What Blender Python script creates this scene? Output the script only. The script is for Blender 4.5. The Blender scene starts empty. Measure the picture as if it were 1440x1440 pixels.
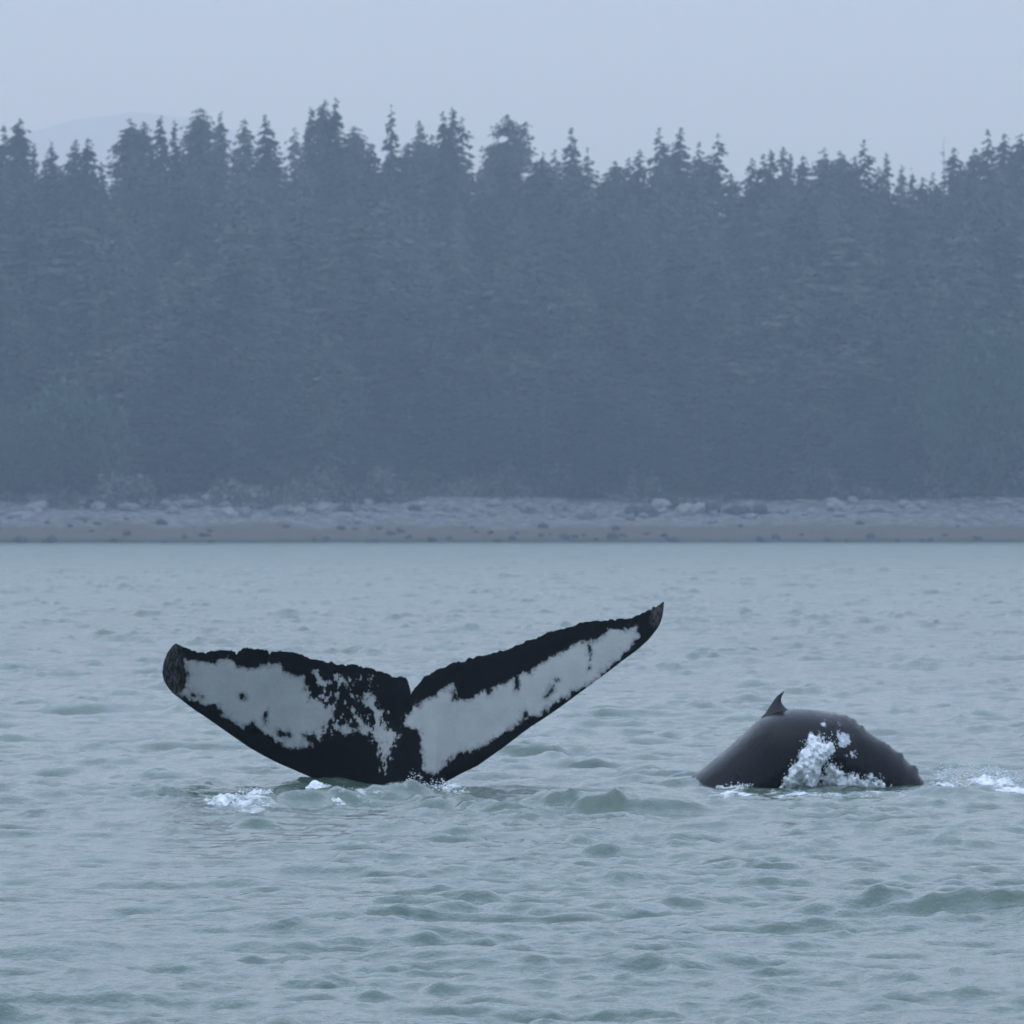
import bpy, math, random
import numpy as np
from mathutils import Vector
from mathutils.bvhtree import BVHTree

R = math.radians
S = bpy.context.scene
COL = S.collection

# ------------------------------------------------------------------ camera
CAM_D, CAM_H, F, HOR = 60.0, 2.2, 10080.0, 735.0     # metres to the whales, eye height, focal length in photo pixels
cam = bpy.data.cameras.new("camera")
cam.sensor_width = 36.0
cam.lens = 36.0 * F / 1440.0
cam.shift_y = (HOR - 720.0) / 1440.0
cam.clip_start, cam.clip_end = 1.0, 30000.0
cam.dof.use_dof = True
cam.dof.focus_distance = 42.0
cam.dof.aperture_fstop = 13.0
cam_o = bpy.data.objects.new("camera", cam)
cam_o.location = (0, -CAM_D, CAM_H)
cam_o.rotation_euler = (R(90), 0, 0)
COL.objects.link(cam_o)
S.camera = cam_o

# ------------------------------------------------------------------ sky and sun
SUN_EL, SUN_AZ = 76.0, 250.0           # a veiled sun nearly overhead, a little to the left
W = bpy.data.worlds.new("World")
S.world = W
W.use_nodes = True
nt = W.node_tree
nt.nodes.clear()
sky = nt.nodes.new("ShaderNodeTexSky")
sky.sky_type = 'NISHITA'
sky.sun_disc = False
sky.sun_elevation = R(SUN_EL)
sky.sun_rotation = R(SUN_AZ)
sky.dust_density = 2.0
cl = nt.nodes.new("ShaderNodeTexNoise")
cl.inputs["Scale"].default_value = 2.2
cl.inputs["Detail"].default_value = 5.0
tc = nt.nodes.new("ShaderNodeTexCoord")
nt.links.new(tc.outputs["Generated"], cl.inputs["Vector"])
rmp = nt.nodes.new("ShaderNodeValToRGB")          # the cloud sheet, a little uneven
rmp.color_ramp.elements[0].position = 0.3
rmp.color_ramp.elements[0].color = (6.25, 8.2, 11.6, 1)
rmp.color_ramp.elements[1].position = 0.7
rmp.color_ramp.elements[1].color = (6.95, 8.95, 12.4, 1)
nt.links.new(cl.outputs["Fac"], rmp.inputs["Fac"])
mx = nt.nodes.new("ShaderNodeMix")
mx.data_type = 'RGBA'
mx.inputs["Factor"].default_value = 0.88
nt.links.new(sky.outputs["Color"], mx.inputs["A"])
nt.links.new(rmp.outputs["Color"], mx.inputs["B"])
bg = nt.nodes.new("ShaderNodeBackground")
bg.inputs["Strength"].default_value = 0.135
nt.links.new(mx.outputs["Result"], bg.inputs["Color"])
wo = nt.nodes.new("ShaderNodeOutputWorld")
nt.links.new(bg.outputs["Background"], wo.inputs["Surface"])

sun = bpy.data.lights.new("sun", 'SUN')
sun.energy = 0.5
sun.angle = R(60)
sun.color = (0.95, 0.98, 1.0)
sun_o = bpy.data.objects.new("sun", sun)
az = R(SUN_AZ)
d = Vector((math.sin(az) * math.cos(R(SUN_EL)), math.cos(az) * math.cos(R(SUN_EL)), math.sin(R(SUN_EL))))
sun_o.rotation_euler = d.to_track_quat('Z', 'Y').to_euler()
COL.objects.link(sun_o)

S.view_settings.view_transform = 'Standard'
S.view_settings.look = 'None'
S.view_settings.gamma = 1.0
S.view_settings.use_curve_mapping = False
S.view_settings.exposure = 0.0
S.render.engine = 'CYCLES'
S.cycles.use_denoising = True
S.cycles.max_bounces = 6
S.cycles.diffuse_bounces = 3
S.cycles.glossy_bounces = 3
S.cycles.volume_bounces = 1
S.cycles.use_adaptive_sampling = False
HAZE_DENSITY = 0.00039
HAZE_COLOR = (0.66, 0.82, 1.0)        # blue scatters most

# ------------------------------------------------------------------ helpers
def P(px, py, Y=0.0):
    """world point seen at photo pixel (px, py) in the plane y = Y"""
    k = (Y + CAM_D) / F
    return ((px - 720) * k, Y, CAM_H + (HOR - py) * k)

def on_water(px, py):
    dd = F * CAM_H / (py - HOR)
    return (px - 720) * dd / F, dd - CAM_D

_rs = np.random.RandomState(7)
_perm = _rs.permutation(256)
_perm = np.concatenate([_perm, _perm, _perm])
_gr = _rs.uniform(-1, 1, 256)

def vnoise(x, y, z=None):
    """value noise in -1..1"""
    x = np.asarray(x, float); y = np.asarray(y, float)
    z = np.zeros_like(x) if z is None else np.asarray(z, float)
    xi, yi, zi = np.floor(x).astype(int), np.floor(y).astype(int), np.floor(z).astype(int)
    fx, fy, fz = x - xi, y - yi, z - zi
    fx, fy, fz = [f * f * f * (f * (f * 6 - 15) + 10) for f in (fx, fy, fz)]
    def h(a, b, c):
        return _gr[_perm[_perm[_perm[a & 255] + (b & 255)] + (c & 255)]]
    def lerp(a, b, t):
        return a + (b - a) * t
    c00 = lerp(h(xi, yi, zi), h(xi + 1, yi, zi), fx); c10 = lerp(h(xi, yi + 1, zi), h(xi + 1, yi + 1, zi), fx)
    c01 = lerp(h(xi, yi, zi + 1), h(xi + 1, yi, zi + 1), fx); c11 = lerp(h(xi, yi + 1, zi + 1), h(xi + 1, yi + 1, zi + 1), fx)
    return lerp(lerp(c00, c10, fy), lerp(c01, c11, fy), fz)

def fbm(x, y, z=None, octv=4):
    s, a, f = 0, 0.5, 1.0
    for o in range(octv):
        s = s + a * vnoise(np.asarray(x) * f + 17 * o, np.asarray(y) * f + 5 * o, None if z is None else np.asarray(z) * f)
        a *= 0.5; f *= 2.03
    return s

def np_mesh(name, V, quads=None, tris=None, smooth=True):
    V = np.asarray(V, np.float32).reshape(-1, 3)
    loops, starts, n = [], [], 0
    for arr, k in ((quads, 4), (tris, 3)):
        if arr is not None and len(arr):
            arr = np.asarray(arr, np.int32)
            loops.append(arr.ravel()); starts.append(n + np.arange(len(arr)) * k); n += arr.size
    loops = np.concatenate(loops).astype(np.int32); starts = np.concatenate(starts).astype(np.int32)
    m = bpy.data.meshes.new(name)
    m.vertices.add(len(V)); m.vertices.foreach_set("co", V.ravel())
    m.loops.add(len(loops)); m.loops.foreach_set("vertex_index", loops)
    m.polygons.add(len(starts)); m.polygons.foreach_set("loop_start", starts)
    m.update(calc_edges=True)
    m.polygons.foreach_set("use_smooth", np.full(len(starts), smooth, bool))
    m.validate()
    return m

def link(name, mesh, mat=None, parent=None, loc=None):
    o = bpy.data.objects.new(name, mesh)
    COL.objects.link(o)
    if mat and not mesh.materials: mesh.materials.append(mat)
    if parent: o.parent = parent
    if loc is not None: o.location = loc
    return o

def tag(o, label=None, cat=None, group=None, kind=None):
    if label: o["label"] = label
    if cat: o["category"] = cat
    if group: o["group"] = group
    if kind: o["kind"] = kind
    return o

def attr(mesh, name, vals):
    a = mesh.attributes.new(name, 'FLOAT', 'POINT')
    a.data.foreach_set("value", np.asarray(vals, np.float32).ravel())

class Mat:
    """small node-tree builder"""
    def __init__(s, name):
        s.m = bpy.data.materials.new(name); s.m.use_nodes = True
        s.t = s.m.node_tree
        s.b = s.t.nodes["Principled BSDF"]
        s.tc = s.t.nodes.new("ShaderNodeTexCoord")
    def L(s, a, b): s.t.links.new(a, b)
    def noise(s, scale, detail=4.0, rough=0.55, stretch=None, coord="Object"):
        n = s.t.nodes.new("ShaderNodeTexNoise")
        n.inputs["Scale"].default_value = scale; n.inputs["Detail"].default_value = detail; n.inputs["Roughness"].default_value = rough
        src = s.tc.outputs[coord]
        if stretch:
            mp = s.t.nodes.new("ShaderNodeMapping"); mp.inputs["Scale"].default_value = stretch
            s.L(src, mp.inputs["Vector"]); src = mp.outputs["Vector"]
        s.L(src, n.inputs["Vector"])
        return n.outputs["Fac"]
    def attr(s, name):
        a = s.t.nodes.new("ShaderNodeAttribute"); a.attribute_name = name
        return a.outputs["Fac"]
    def math(s, op, a, b=0.0, clamp=False):
        n = s.t.nodes.new("ShaderNodeMath"); n.operation = op; n.use_clamp = clamp
        for i, v in enumerate((a, b)):
            if isinstance(v, (int, float)): n.inputs[i].default_value = v
            else: s.L(v, n.inputs[i])
        return n.outputs[0]
    def step(s, v, lo, hi, a=0.0, b=1.0):
        n = s.t.nodes.new("ShaderNodeMapRange"); n.interpolation_type = 'SMOOTHSTEP'
        s.L(v, n.inputs["Value"])
        for k, x in (("From Min", lo), ("From Max", hi), ("To Min", a), ("To Max", b)): n.inputs[k].default_value = x
        return n.outputs["Result"]
    def mix(s, f, a, b):
        n = s.t.nodes.new("ShaderNodeMix"); n.data_type = 'RGBA'
        if isinstance(f, (int, float)): n.inputs["Factor"].default_value = f
        else: s.L(f, n.inputs["Factor"])
        for k, v in (("A", a), ("B", b)):
            if isinstance(v, tuple): n.inputs[k].default_value = (*v, 1)
            else: s.L(v, n.inputs[k])
        return n.outputs["Result"]
    def rand(s):
        return s.t.nodes.new("ShaderNodeObjectInfo").outputs["Random"]
    def bump(s, h, strength, dist, prev=None):
        n = s.t.nodes.new("ShaderNodeBump"); n.inputs["Strength"].default_value = strength; n.inputs["Distance"].default_value = dist
        s.L(h, n.inputs["Height"])
        if prev: s.L(prev, n.inputs["Normal"])
        return n.outputs["Normal"]
    def set(s, color=None, rough=None, spec=None, normal=None):
        for k, v in (("Base Color", color), ("Roughness", rough), ("Specular IOR Level", spec), ("Normal", normal)):
            if v is None: continue
            if isinstance(v, tuple): s.b.inputs[k].default_value = (*v, 1)
            elif isinstance(v, (int, float)): s.b.inputs[k].default_value = v
            else: s.L(v, s.b.inputs[k])
        return s.m

def poly_sd(X, Z, poly):
    """signed distance to a closed polygon, positive inside"""
    poly = np.asarray(poly, float)
    inside = np.zeros(X.shape, bool); dmin = np.full(X.shape, 1e9)
    for i in range(len(poly)):
        (x0, y0), (x1, y1) = poly[i], poly[(i + 1) % len(poly)]
        c = ((y0 > Z) != (y1 > Z)) & (X < (x1 - x0) * (Z - y0) / (y1 - y0 + 1e-12) + x0)
        inside ^= c
        t = np.clip(((X - x0) * (x1 - x0) + (Z - y0) * (y1 - y0)) / ((x1 - x0) ** 2 + (y1 - y0) ** 2 + 1e-12), 0, 1)
        dmin = np.minimum(dmin, np.hypot(X - x0 - t * (x1 - x0), Z - y0 - t * (y1 - y0)))
    return np.where(inside, dmin, -dmin)

# ------------------------------------------------------------------ land: beach, forest floor, far hill
SHORE = 732.0
def shore_y(x):
    return SHORE + 0.22 * np.asarray(x) + 2.2 * vnoise(np.asarray(x) / 14.0, np.asarray(x) * 0 + 3) + 0.8 * vnoise(np.asarray(x) / 4.0, np.asarray(x) * 0 + 9)

def land_z(q, x):
    q = np.asarray(q, float)
    z = np.interp(q, [-40, -6, 0, 1.2, 13, 20, 32, 38, 110, 260, 420, 5000], [-4, -0.9, -0.05, 0.35, 2.1, 3.1, 4.7, 6.0, 15, 29, 34, 36])
    return z + np.clip(q / 10, 0, 1) * 0.35 * fbm(np.asarray(x) / 5.0, q / 5.0, octv=3) + np.clip((q - 30) / 20, 0, 1) * 1.4 * vnoise(np.asarray(x) / 17.0, q / 17.0)

xs = np.concatenate([[-3000, -1200, -500], np.arange(-300, -95, 2.0), np.arange(-95, 95.1, 0.5), np.arange(97, 301, 2.0), [500, 1200, 3000]])
qs = np.concatenate([np.arange(-40, -6, 3.0), np.arange(-6, 40, 0.5), np.arange(40, 124, 3.0), np.arange(130, 420, 10.0), [450, 600, 1500, 4500, 11000]])
XX, QQ = np.meshgrid(xs, qs)
clampx = np.clip(XX, -95, 95)
V = np.stack([XX, shore_y(clampx) + QQ, land_z(QQ, XX)], -1)
nr, nc = XX.shape
I = np.arange(nr * nc).reshape(nr, nc)
Q = np.stack([I[:-1, :-1], I[:-1, 1:], I[1:, 1:], I[1:, :-1]], -1).reshape(-1, 4)
k = int(np.searchsorted(qs, 33.0))          # split: beach below, forest floor above
rowq = np.repeat(np.arange(nr - 1), nc - 1)
mb = Mat("beach_ground")
zc = mb.t.nodes.new("ShaderNodeSeparateXYZ"); mb.L(mb.tc.outputs["Object"], zc.inputs[0])
zz = mb.math('ADD', zc.outputs["Z"], mb.math('MULTIPLY', mb.math('SUBTRACT', mb.noise(0.22, 6, 0.65), 0.5), 3.6))
c1 = mb.mix(mb.noise(2.4, 5), (0.055, 0.045, 0.034), (0.115, 0.094, 0.072))          # weed and sand at half tide
c2 = mb.mix(mb.step(mb.noise(1.1, 6, 0.65), 0.4, 0.62), (0.085, 0.085, 0.095), (0.21, 0.20, 0.215))   # grey stones above
cc = mb.mix(mb.step(zz, 1.5, 2.3), c1, c2)
cc = mb.mix(mb.math('MULTIPLY', mb.step(mb.noise(0.5, 6, 0.7), 0.5, 0.66), 0.75), cc, (0.05, 0.048, 0.048))
cc = mb.mix(mb.step(zc.outputs['Z'], 0.20, 0.65), (0.035, 0.034, 0.030), cc)                       # wet weed at the waterline
m_beach = mb.set(cc, 0.85, 0.3, mb.bump(mb.noise(1.5, 6), 1.0, 0.6))
mf = Mat("forest_floor")
m_floor = mf.set(mf.mix(mf.noise(0.5, 5), (0.025, 0.03, 0.018), (0.05, 0.05, 0.03)), 0.95, 0.1)
def sub_mesh(name, sel):
    used, inv = np.unique(sel, return_inverse=True)
    return np_mesh(name, V.reshape(-1, 3)[used], inv.reshape(sel.shape))
tag(link("beach", sub_mesh("beach", Q[rowq < k]), m_beach), "grey and brown stony tidal beach below the forest", kind="structure")
tag(link("ground", sub_mesh("ground", Q[rowq >= k]), m_floor), "dark forest floor rising behind the beach", kind="structure")

# far hill, almost lost in the haze (upper left)
HILL_D = 9000.0
hx = np.linspace(-1500, 1500, 121); hy = np.linspace(-1400, 900, 60)
HX, HY = np.meshgrid(hx, hy)
kx = (HILL_D) / F
ctr = (150 - 720) * kx
prof = np.interp((HX - ctr) / kx, [-2000, -600, -220, -140, -60, 20, 90, 150, 230, 420, 900, 2600], [470, 520, 523, 545, 572, 585, 583, 574, 545, 490, 380, 250]) * kx
HZ = CAM_H + (prof - 10) * np.clip(1 - np.abs(HY) / 1500, 0, 1) ** 0.8 + 14 * fbm(HX / 160, HY / 160)
HZ = np.where(HY < -1300, 20, HZ)
Vh = np.stack([HX, HY + HILL_D - CAM_D, HZ], -1)
Ih = np.arange(HX.size).reshape(HX.shape)
mh = Mat("far_hill")
m_hill = mh.set(mh.mix(mh.noise(0.02, 5), (0.20, 0.175, 0.14), (0.26, 0.23, 0.19)), 0.95, 0.1)
tag(link("hill", np_mesh("hill", Vh, np.stack([Ih[:-1, :-1], Ih[:-1, 1:], Ih[1:, 1:], Ih[1:, :-1]], -1).reshape(-1, 4)), m_hill),
    "faint far hill behind the treeline, almost lost in mist", kind="structure")

# ------------------------------------------------------------------ water
d0 = 27.0
ds = [d0]
while ds[-1] < SHORE + CAM_D + 24:
    ds.append(ds[-1] + 0.040 * (ds[-1] / 35.0) ** 1.27)
ds = np.array([-4000, -1200, -300, -80, -20, 0, 10, 16, 20, 23, 25, 26, 26.6] + ds)
us = np.linspace(-1, 1, 400)
us = np.concatenate([[-60, -20, -8, -3.5, -2, -1.4, -1.15, -1.05], us, [1.05, 1.15, 1.4, 2, 3.5, 8, 20, 60]])
U, D = np.meshgrid(us, ds)
half = 2.4 + 0.083 * np.maximum(D, 0)
WX = U * half; WY = D - CAM_D
sy = np.gradient(ds)[:, None] + 0 * U
sx = np.gradient(us)[None, :] * half
inner = (np.abs(U) <= 1.0) & (D >= d0)
gust = np.clip(1.0 + 0.55 * fbm(WX / 2.6 + 40, WY / 9.0, octv=3), 0.5, 1.6)
WZ = np.zeros_like(WX); DX = np.zeros_like(WX); DY = np.zeros_like(WX)
rw = np.random.RandomState(21)
NW = 150
for i in range(NW):
    lam = 0.11 * (5.0 / 0.11) ** (i / (NW - 1.0)) * rw.uniform(0.9, 1.1)
    th = R(90) + rw.normal(0, R(34))
    kk = 2 * math.pi / lam
    cx, cy = math.cos(th), math.sin(th)
    amp = 0.0030 * lam * (1.35 if lam < 0.45 else 1.0 if lam < 0.8 else (0.8 / lam) ** 0.7)
    ph = rw.uniform(0, 6.283)
    att = np.clip((lam / (2.6 * np.sqrt((sx * cx) ** 2 + (sy * cy) ** 2) + 1e-6) - 0.6) / 0.8, 0, 1)
    A = amp * att * gust
    arg = kk * (WX * cx + WY * cy) + ph
    sn, cs = np.sin(arg), np.cos(arg)
    WZ += A * sn; DX += A * cx * cs * 1.2; DY += A * cy * cs * 1.2
calm = np.where(inner, 1.0, 0.0)
WZ *= calm; DX *= calm; DY *= calm
# short crested wavelets: ragged, steep little faces turned to the boat
nw = 19000
warp1 = fbm(WX * 3.0 + 11, WY * 1.6, octv=3); warp2 = fbm(WX * 3.0, WY * 1.6 + 31, octv=3)
warp3 = fbm(WX * 9.0, WY * 5.0 + 3, octv=2)
WV = np.zeros_like(WX)
cd = 27 + 520 * rw.uniform(0, 1, nw) ** 2.0
cu = rw.uniform(-1, 1, nw)
def wavelet(x0, d_, wx, wf, wb, h_, rag=1.0):
    hw = 2.4 + 0.083 * d_; y0 = d_ - CAM_D
    i0, i1 = np.searchsorted(ds, [d_ - 5 * wf, d_ + 3.2 * wb])
    j0, j1 = np.searchsorted(us, [(x0 - 3.5 * wx) / hw, (x0 + 3.5 * wx) / hw])
    if i1 - i0 < 2 or j1 - j0 < 2: return
    w1, w2 = warp1[i0:i1, j0:j1], warp2[i0:i1, j0:j1]
    dx = WX[i0:i1, j0:j1] - x0 + w1 * wx * 1.3 * rag
    bow = rw.uniform(-0.4, 0.5) * dx * dx / wx + rw.uniform(-0.45, 0.45) * dx
    dy = WY[i0:i1, j0:j1] - y0 - bow * rag + w2 * wf * 2.2 * rag
    WV[i0:i1, j0:j1] += h_ * np.exp(-np.abs(dx / wx) ** 1.8) * np.where(dy < 0, np.exp(-np.abs(dy / wf) ** 1.3), np.exp(-(dy / wb) ** 2)) * (1 + 0.9 * rag * w2)
for d_, u_ in zip(cd, cu):
    x0, y0 = u_ * (2.4 + 0.083 * d_), d_ - CAM_D
    if float(vnoise(x0 / 2.2, y0 / 7.0)) + 0.15 < rw.uniform(-0.5, 0.7): continue
    far_ = (d_ / 40.0) ** 0.55
    wx = rw.lognormal(-2.05, 0.55) * far_; wf = rw.uniform(0.026, 0.060) * far_
    wavelet(x0, d_, wx, wf, rw.uniform(0.12, 0.35) * far_, rw.uniform(0.25, 0.70) * wf * min(1.0, 0.4 + wx * 4))
def chop(line, n, spread, wx, wf, h, rag=1.0):
    """a run of wavelets along a line of photo pixels, spread up and down by so many pixels"""
    lx, ly = zip(*line)
    for _ in range(n):
        px = rw.uniform(lx[0], lx[-1]); py = float(np.interp(px, lx, ly)) + rw.uniform(-spread, spread)
        x0, y0 = on_water(px, py)
        f_ = rw.uniform(wf * 0.7, wf * 1.3)
        wavelet(x0, y0 + CAM_D, rw.uniform(wx * 0.6, wx * 1.5), f_, f_ * 3.5, rw.uniform(h * 0.4, h), rag)
chop([(600, 1128), (680, 1142), (760, 1146), (860, 1140), (950, 1138)], 80, 12, 0.13, 0.05, 0.040)      # broken wake between the whales
chop([(300, 1142), (420, 1136), (560, 1132)], 24, 7, 0.12, 0.05, 0.026)
chop([(960, 1130), (1150, 1136), (1330, 1120), (1440, 1112)], 50, 9, 0.12, 0.045, 0.024)
chop([(1200, 1286), (1260, 1274), (1330, 1270)], 6, 4, 0.24, 0.085, 0.042, 0.7); chop([(1320, 1274), (1375, 1262), (1440, 1276)], 8, 6, 0.30, 0.085, 0.035, 0.5)      # crest near the right edge
chop([(1110, 1300), (1200, 1290)], 5, 5, 0.13, 0.08, 0.05, 0.7); chop([(735, 1335), (830, 1325)], 5, 5, 0.14, 0.08, 0.05, 0.7); chop([(490, 1296), (590, 1284)], 5, 5, 0.14, 0.08, 0.05, 0.7)
cap = 0.052 * np.maximum(D, 27) ** 0.6 / 40 ** 0.6
WV = cap * np.tanh(WV / cap)
WZ += WV * calm * (1 + 0.7 * warp3)
def hump(px, py, wx, wy, h, skew=0.0, ang=0.0):
    """a lump of water thrown up round (px, py): wx, wy half-sizes in metres; steeper on the near side"""
    global WZ
    x0, y0 = on_water(px, py)
    dx, dy = WX - x0 + 0.5 * wx * warp1, WY - y0 - ang * (WX - x0) + 0.45 * wy * warp2
    wob = 0.8 * warp1 + 0.5 * warp2
    s = np.where(dy < 0, wy * 0.55, wy * 1.5)
    WZ = WZ + h * np.exp(-np.abs(dx / wx) ** 1.7 * (1 + wob) - np.abs(dy / s) ** np.where(dy < 0, 1.25, 2)) * (1 + 0.6 * wob + 0.3 * warp3)
# water heaved up by the fluke and the wake between the whales
hump(572, 1128, 0.17, 0.4, 0.11); hump(588, 1134, 0.10, 0.35, 0.08); hump(606, 1140, 0.17, 0.3, 0.09)
hump(545, 1128, 0.30, 0.5, 0.07); hump(480, 1130, 0.25, 0.6, 0.07); hump(400, 1133, 0.25, 0.5, 0.07); hump(335, 1138, 0.35, 0.6, 0.06)
hump(660, 1138, 0.20, 0.2, 0.10); hump(715, 1147, 0.24, 0.2, 0.08); hump(790, 1144, 0.24, 0.2, 0.105); hump(850, 1146, 0.26, 0.2, 0.12); hump(925, 1146, 0.28, 0.2, 0.10); hump(760, 1160, 0.3, 0.24, 0.05); hump(890, 1160, 0.3, 0.24, 0.05)
hump(1378, 1290, 0.36, 0.20, 0.16); hump(1258, 1286, 0.32, 0.18, 0.105); hump(1425, 1294, 0.24, 0.22, 0.05); hump(1165, 1304, 0.2, 0.2, 0.03)
hump(1350, 1125, 0.4, 0.6, 0.06); hump(1090, 1150, 0.3, 0.5, 0.04); hump(1210, 1150, 0.3, 0.5, 0.04)
# chop standing out in the foreground
# foam lying on the water
foam = np.full(WX.shape, -1.0)
def foam_spot(px, py, wx, wy, s=1.0):
    global foam
    x0, y0 = on_water(px, py)
    wy = wy * 2.3; foam = np.maximum(foam, s - ((WX - x0) / wx) ** 2 - ((WY - y0) / wy) ** 2)
for a in ((340, 1138, 0.38, 0.8, 1.0), (430, 1128, 0.4, 0.6, .55), (500, 1128, 0.4, 0.7, .6), (560, 1122, 0.5, 0.6, .6), (640, 1118, 0.35, 0.8, .55), (780, 1128, 0.8, 0.8, .25), (900, 1130, 0.6, 0.9, .3),
          (1030, 1118, 0.35, 0.8, .9), (1130, 1120, 0.7, 1.4, .75), (1230, 1118, 0.5, 1.2, .7), (1390, 1105, 0.6, 2.2, .55), (1330, 1095, 0.3, 1.2, .45), (1140, 1090, 0.9, 2.0, .4)):
    foam_spot(*a)
Vw = np.stack([WX - DX, WY - DY, WZ], -1)
Iw = np.arange(WX.size).reshape(WX.shape)
mw = np_mesh("water", Vw, np.stack([Iw[:-1, :-1], Iw[:-1, 1:], Iw[1:, 1:], Iw[1:, :-1]], -1).reshape(-1, 4))
attr(mw, "foam", foam)
attr(mw, "unresolved", np.clip((D - 90) / 400.0, 0, 1) ** 0.7)      # wavelets finer than the mesh, as roughness
mt = Mat("sea_water")
fo = mt.attr("foam")
fn = mt.noise(9.0, 6, 0.7, (1, 0.35, 1))
fmask = mt.step(mt.math('ADD', mt.math('MULTIPLY', fo, 0.33), fn), 0.66, 0.96)
body = mt.mix(mt.step(mt.noise(0.35, 3, 0.5, (1, 0.3, 1)), 0.35, 0.65), (0.060, 0.104, 0.080), (0.085, 0.128, 0.100))

nb = mt.bump(mt.noise(0.9, 3, 0.6, (1, 0.35, 1)), 0.22, 0.12)
nb = mt.bump(mt.noise(5.0, 4, 0.6, (1, 0.5, 1)), 0.30, 0.04, nb)
nb = mt.bump(mt.noise(26.0, 3, 0.65, (1, 0.5, 1)), 0.8, 0.012, nb)
m_water = mt.set(mt.mix(fmask, body, (0.75, 0.78, 0.80)), mt.mix(fmask, mt.mix(mt.attr("unresolved"), (0.07, 0.07, 0.07), (0.34, 0.36, 0.36)), (0.8, 0.8, 0.8)), 0.8, nb)
mt.b.inputs["IOR"].default_value = 1.333
tag(link("water", mw, m_water), "grey green rippled sea water with small chop", kind="structure")

# ------------------------------------------------------------------ the raised tail fluke
def crom(pts, n):
    """Catmull-Rom through pts, n points evenly by arc length"""
    p = np.asarray(pts, float); p = np.vstack([2 * p[0] - p[1], p, 2 * p[-1] - p[-2]])
    out = []
    for i in range(1, len(p) - 2):
        t = np.linspace(0, 1, 12, endpoint=False)[:, None]
        a, b, c, e = p[i - 1], p[i], p[i + 1], p[i + 2]
        out.append(0.5 * (2 * b + (c - a) * t + (2 * a - 5 * b + 4 * c - e) * t ** 2 + (3 * b - a - 3 * c + e) * t ** 3))
    out = np.vstack(out + [p[-2][None]])
    s = np.concatenate([[0], np.cumsum(np.linalg.norm(np.diff(out, axis=0), axis=1))])
    q = np.linspace(0, s[-1], n)
    return np.stack([np.interp(q, s, out[:, j]) for j in range(p.shape[1])], -1)

TOP = [[(230, 945), (232, 930), (238, 915), (249, 904)], [(249, 904), (254, 908), (270, 914)], [(270, 914), (286, 917), (305, 914), (326, 914)],
       [(326, 914), (331, 916), (333, 922), (337, 915), (345, 912), (372, 913), (377, 915), (380, 920), (383, 915)], [(383, 915), (410, 916), (427, 920), (440, 927)], [(440, 927), (462, 930), (481, 934)], [(481, 934), (495, 935), (508, 937)],
       [(508, 937), (522, 940), (535, 943)], [(535, 943), (548, 950), (557, 953), (566, 951)], [(566, 951), (573, 956), (578, 975)], [(578, 975), (584, 966), (598, 950)], [(598, 950), (612, 943), (627, 938)],
       [(627, 938), (642, 931), (657, 928)], [(657, 928), (680, 923), (700, 918)], [(700, 918), (722, 911), (744, 902)], [(744, 902), (773, 890), (808, 880)], [(808, 880), (828, 875), (846, 874)],
       [(846, 874), (860, 872), (875, 872)], [(875, 872), (890, 869), (905, 864)], [(905, 864), (918, 856), (928, 851), (936, 847)]]
BOT = [[(230, 945), (232, 956), (237, 966)], [(237, 966), (243, 974), (251, 981)], [(251, 981), (270, 996), (291, 1010)], [(291, 1010), (312, 1025), (332, 1039)], [(332, 1039), (351, 1052), (372, 1064)],
       [(372, 1064), (392, 1074), (413, 1083)], [(413, 1083), (438, 1094), (462, 1107)], [(462, 1107), (484, 1126), (500, 1150)], [(500, 1150), (510, 1190), (515, 1240)], [(515, 1240), (540, 1242), (562, 1240)],
       [(562, 1240), (585, 1242), (606, 1240)], [(606, 1240), (607, 1190), (609, 1140)], [(609, 1140), (611, 1118), (622, 1102)], [(622, 1102), (648, 1088), (671, 1077)], [(671, 1077), (708, 1051), (744, 1024)],
       [(744, 1024), (766, 1010), (788, 995)], [(788, 995), (810, 979), (832, 963)], [(832, 963), (854, 947), (875, 931)], [(875, 931), (897, 915), (914, 900)], [(914, 900), (928, 882), (934, 866), (936, 847)]]
NS = [10, 8, 20, 34, 20, 14, 10, 10, 14, 12, 12, 12, 12, 16, 18, 24, 16, 14, 14, 22]
tp, bp = [], []
for a, b, n in zip(TOP, BOT, NS):
    tp.append(crom(a, n + 1)[:-1]); bp.append(crom(b, n + 1)[:-1])
tp = np.vstack(tp + [np.array([[936, 847]])]); bp = np.vstack(bp + [np.array([[936, 847]])])
ns = len(tp)
rg = np.random.RandomState(5)
jag = 1.5 * vnoise(np.arange(ns) / 2.3, np.zeros(ns)) + 1.3 * vnoise(np.arange(ns) / 0.9, np.ones(ns) * 7)
tp[3:-4, 1] += jag[3:-4]
NT = 72
tt = (1 - np.cos(np.linspace(0, math.pi, NT))) / 2
PX = tp[:, None, 0] + (bp - tp)[:, None, 0] * tt; PY = tp[:, None, 1] + (bp - tp)[:, None, 1] * tt
X = (PX - 720) * CAM_D / F; Z = CAM_H + (HOR - PY) * CAM_D / F
xc = (572 - 720) * CAM_D / F
chord = np.linalg.norm(bp - tp, axis=1)[:, None] * CAM_D / F
thick = 0.045 * np.minimum(chord, 1.3) * (np.sqrt(np.clip(tt, 0, 1)) * (1 - tt) ** 0.5 * 2.2 + 0.08)[None, :] * np.ones_like(X)
thick[:, 0] = 0.008; thick[:, -1] = 0.012
below = np.clip((1.15 - Z) / 1.7, 0, 1)            # the tail stock swells towards the water
ridge = 0.40 * below ** 1.3 * np.exp(-((X - xc - 0.0) / (0.12 + 0.22 * below)) ** 2)
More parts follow.
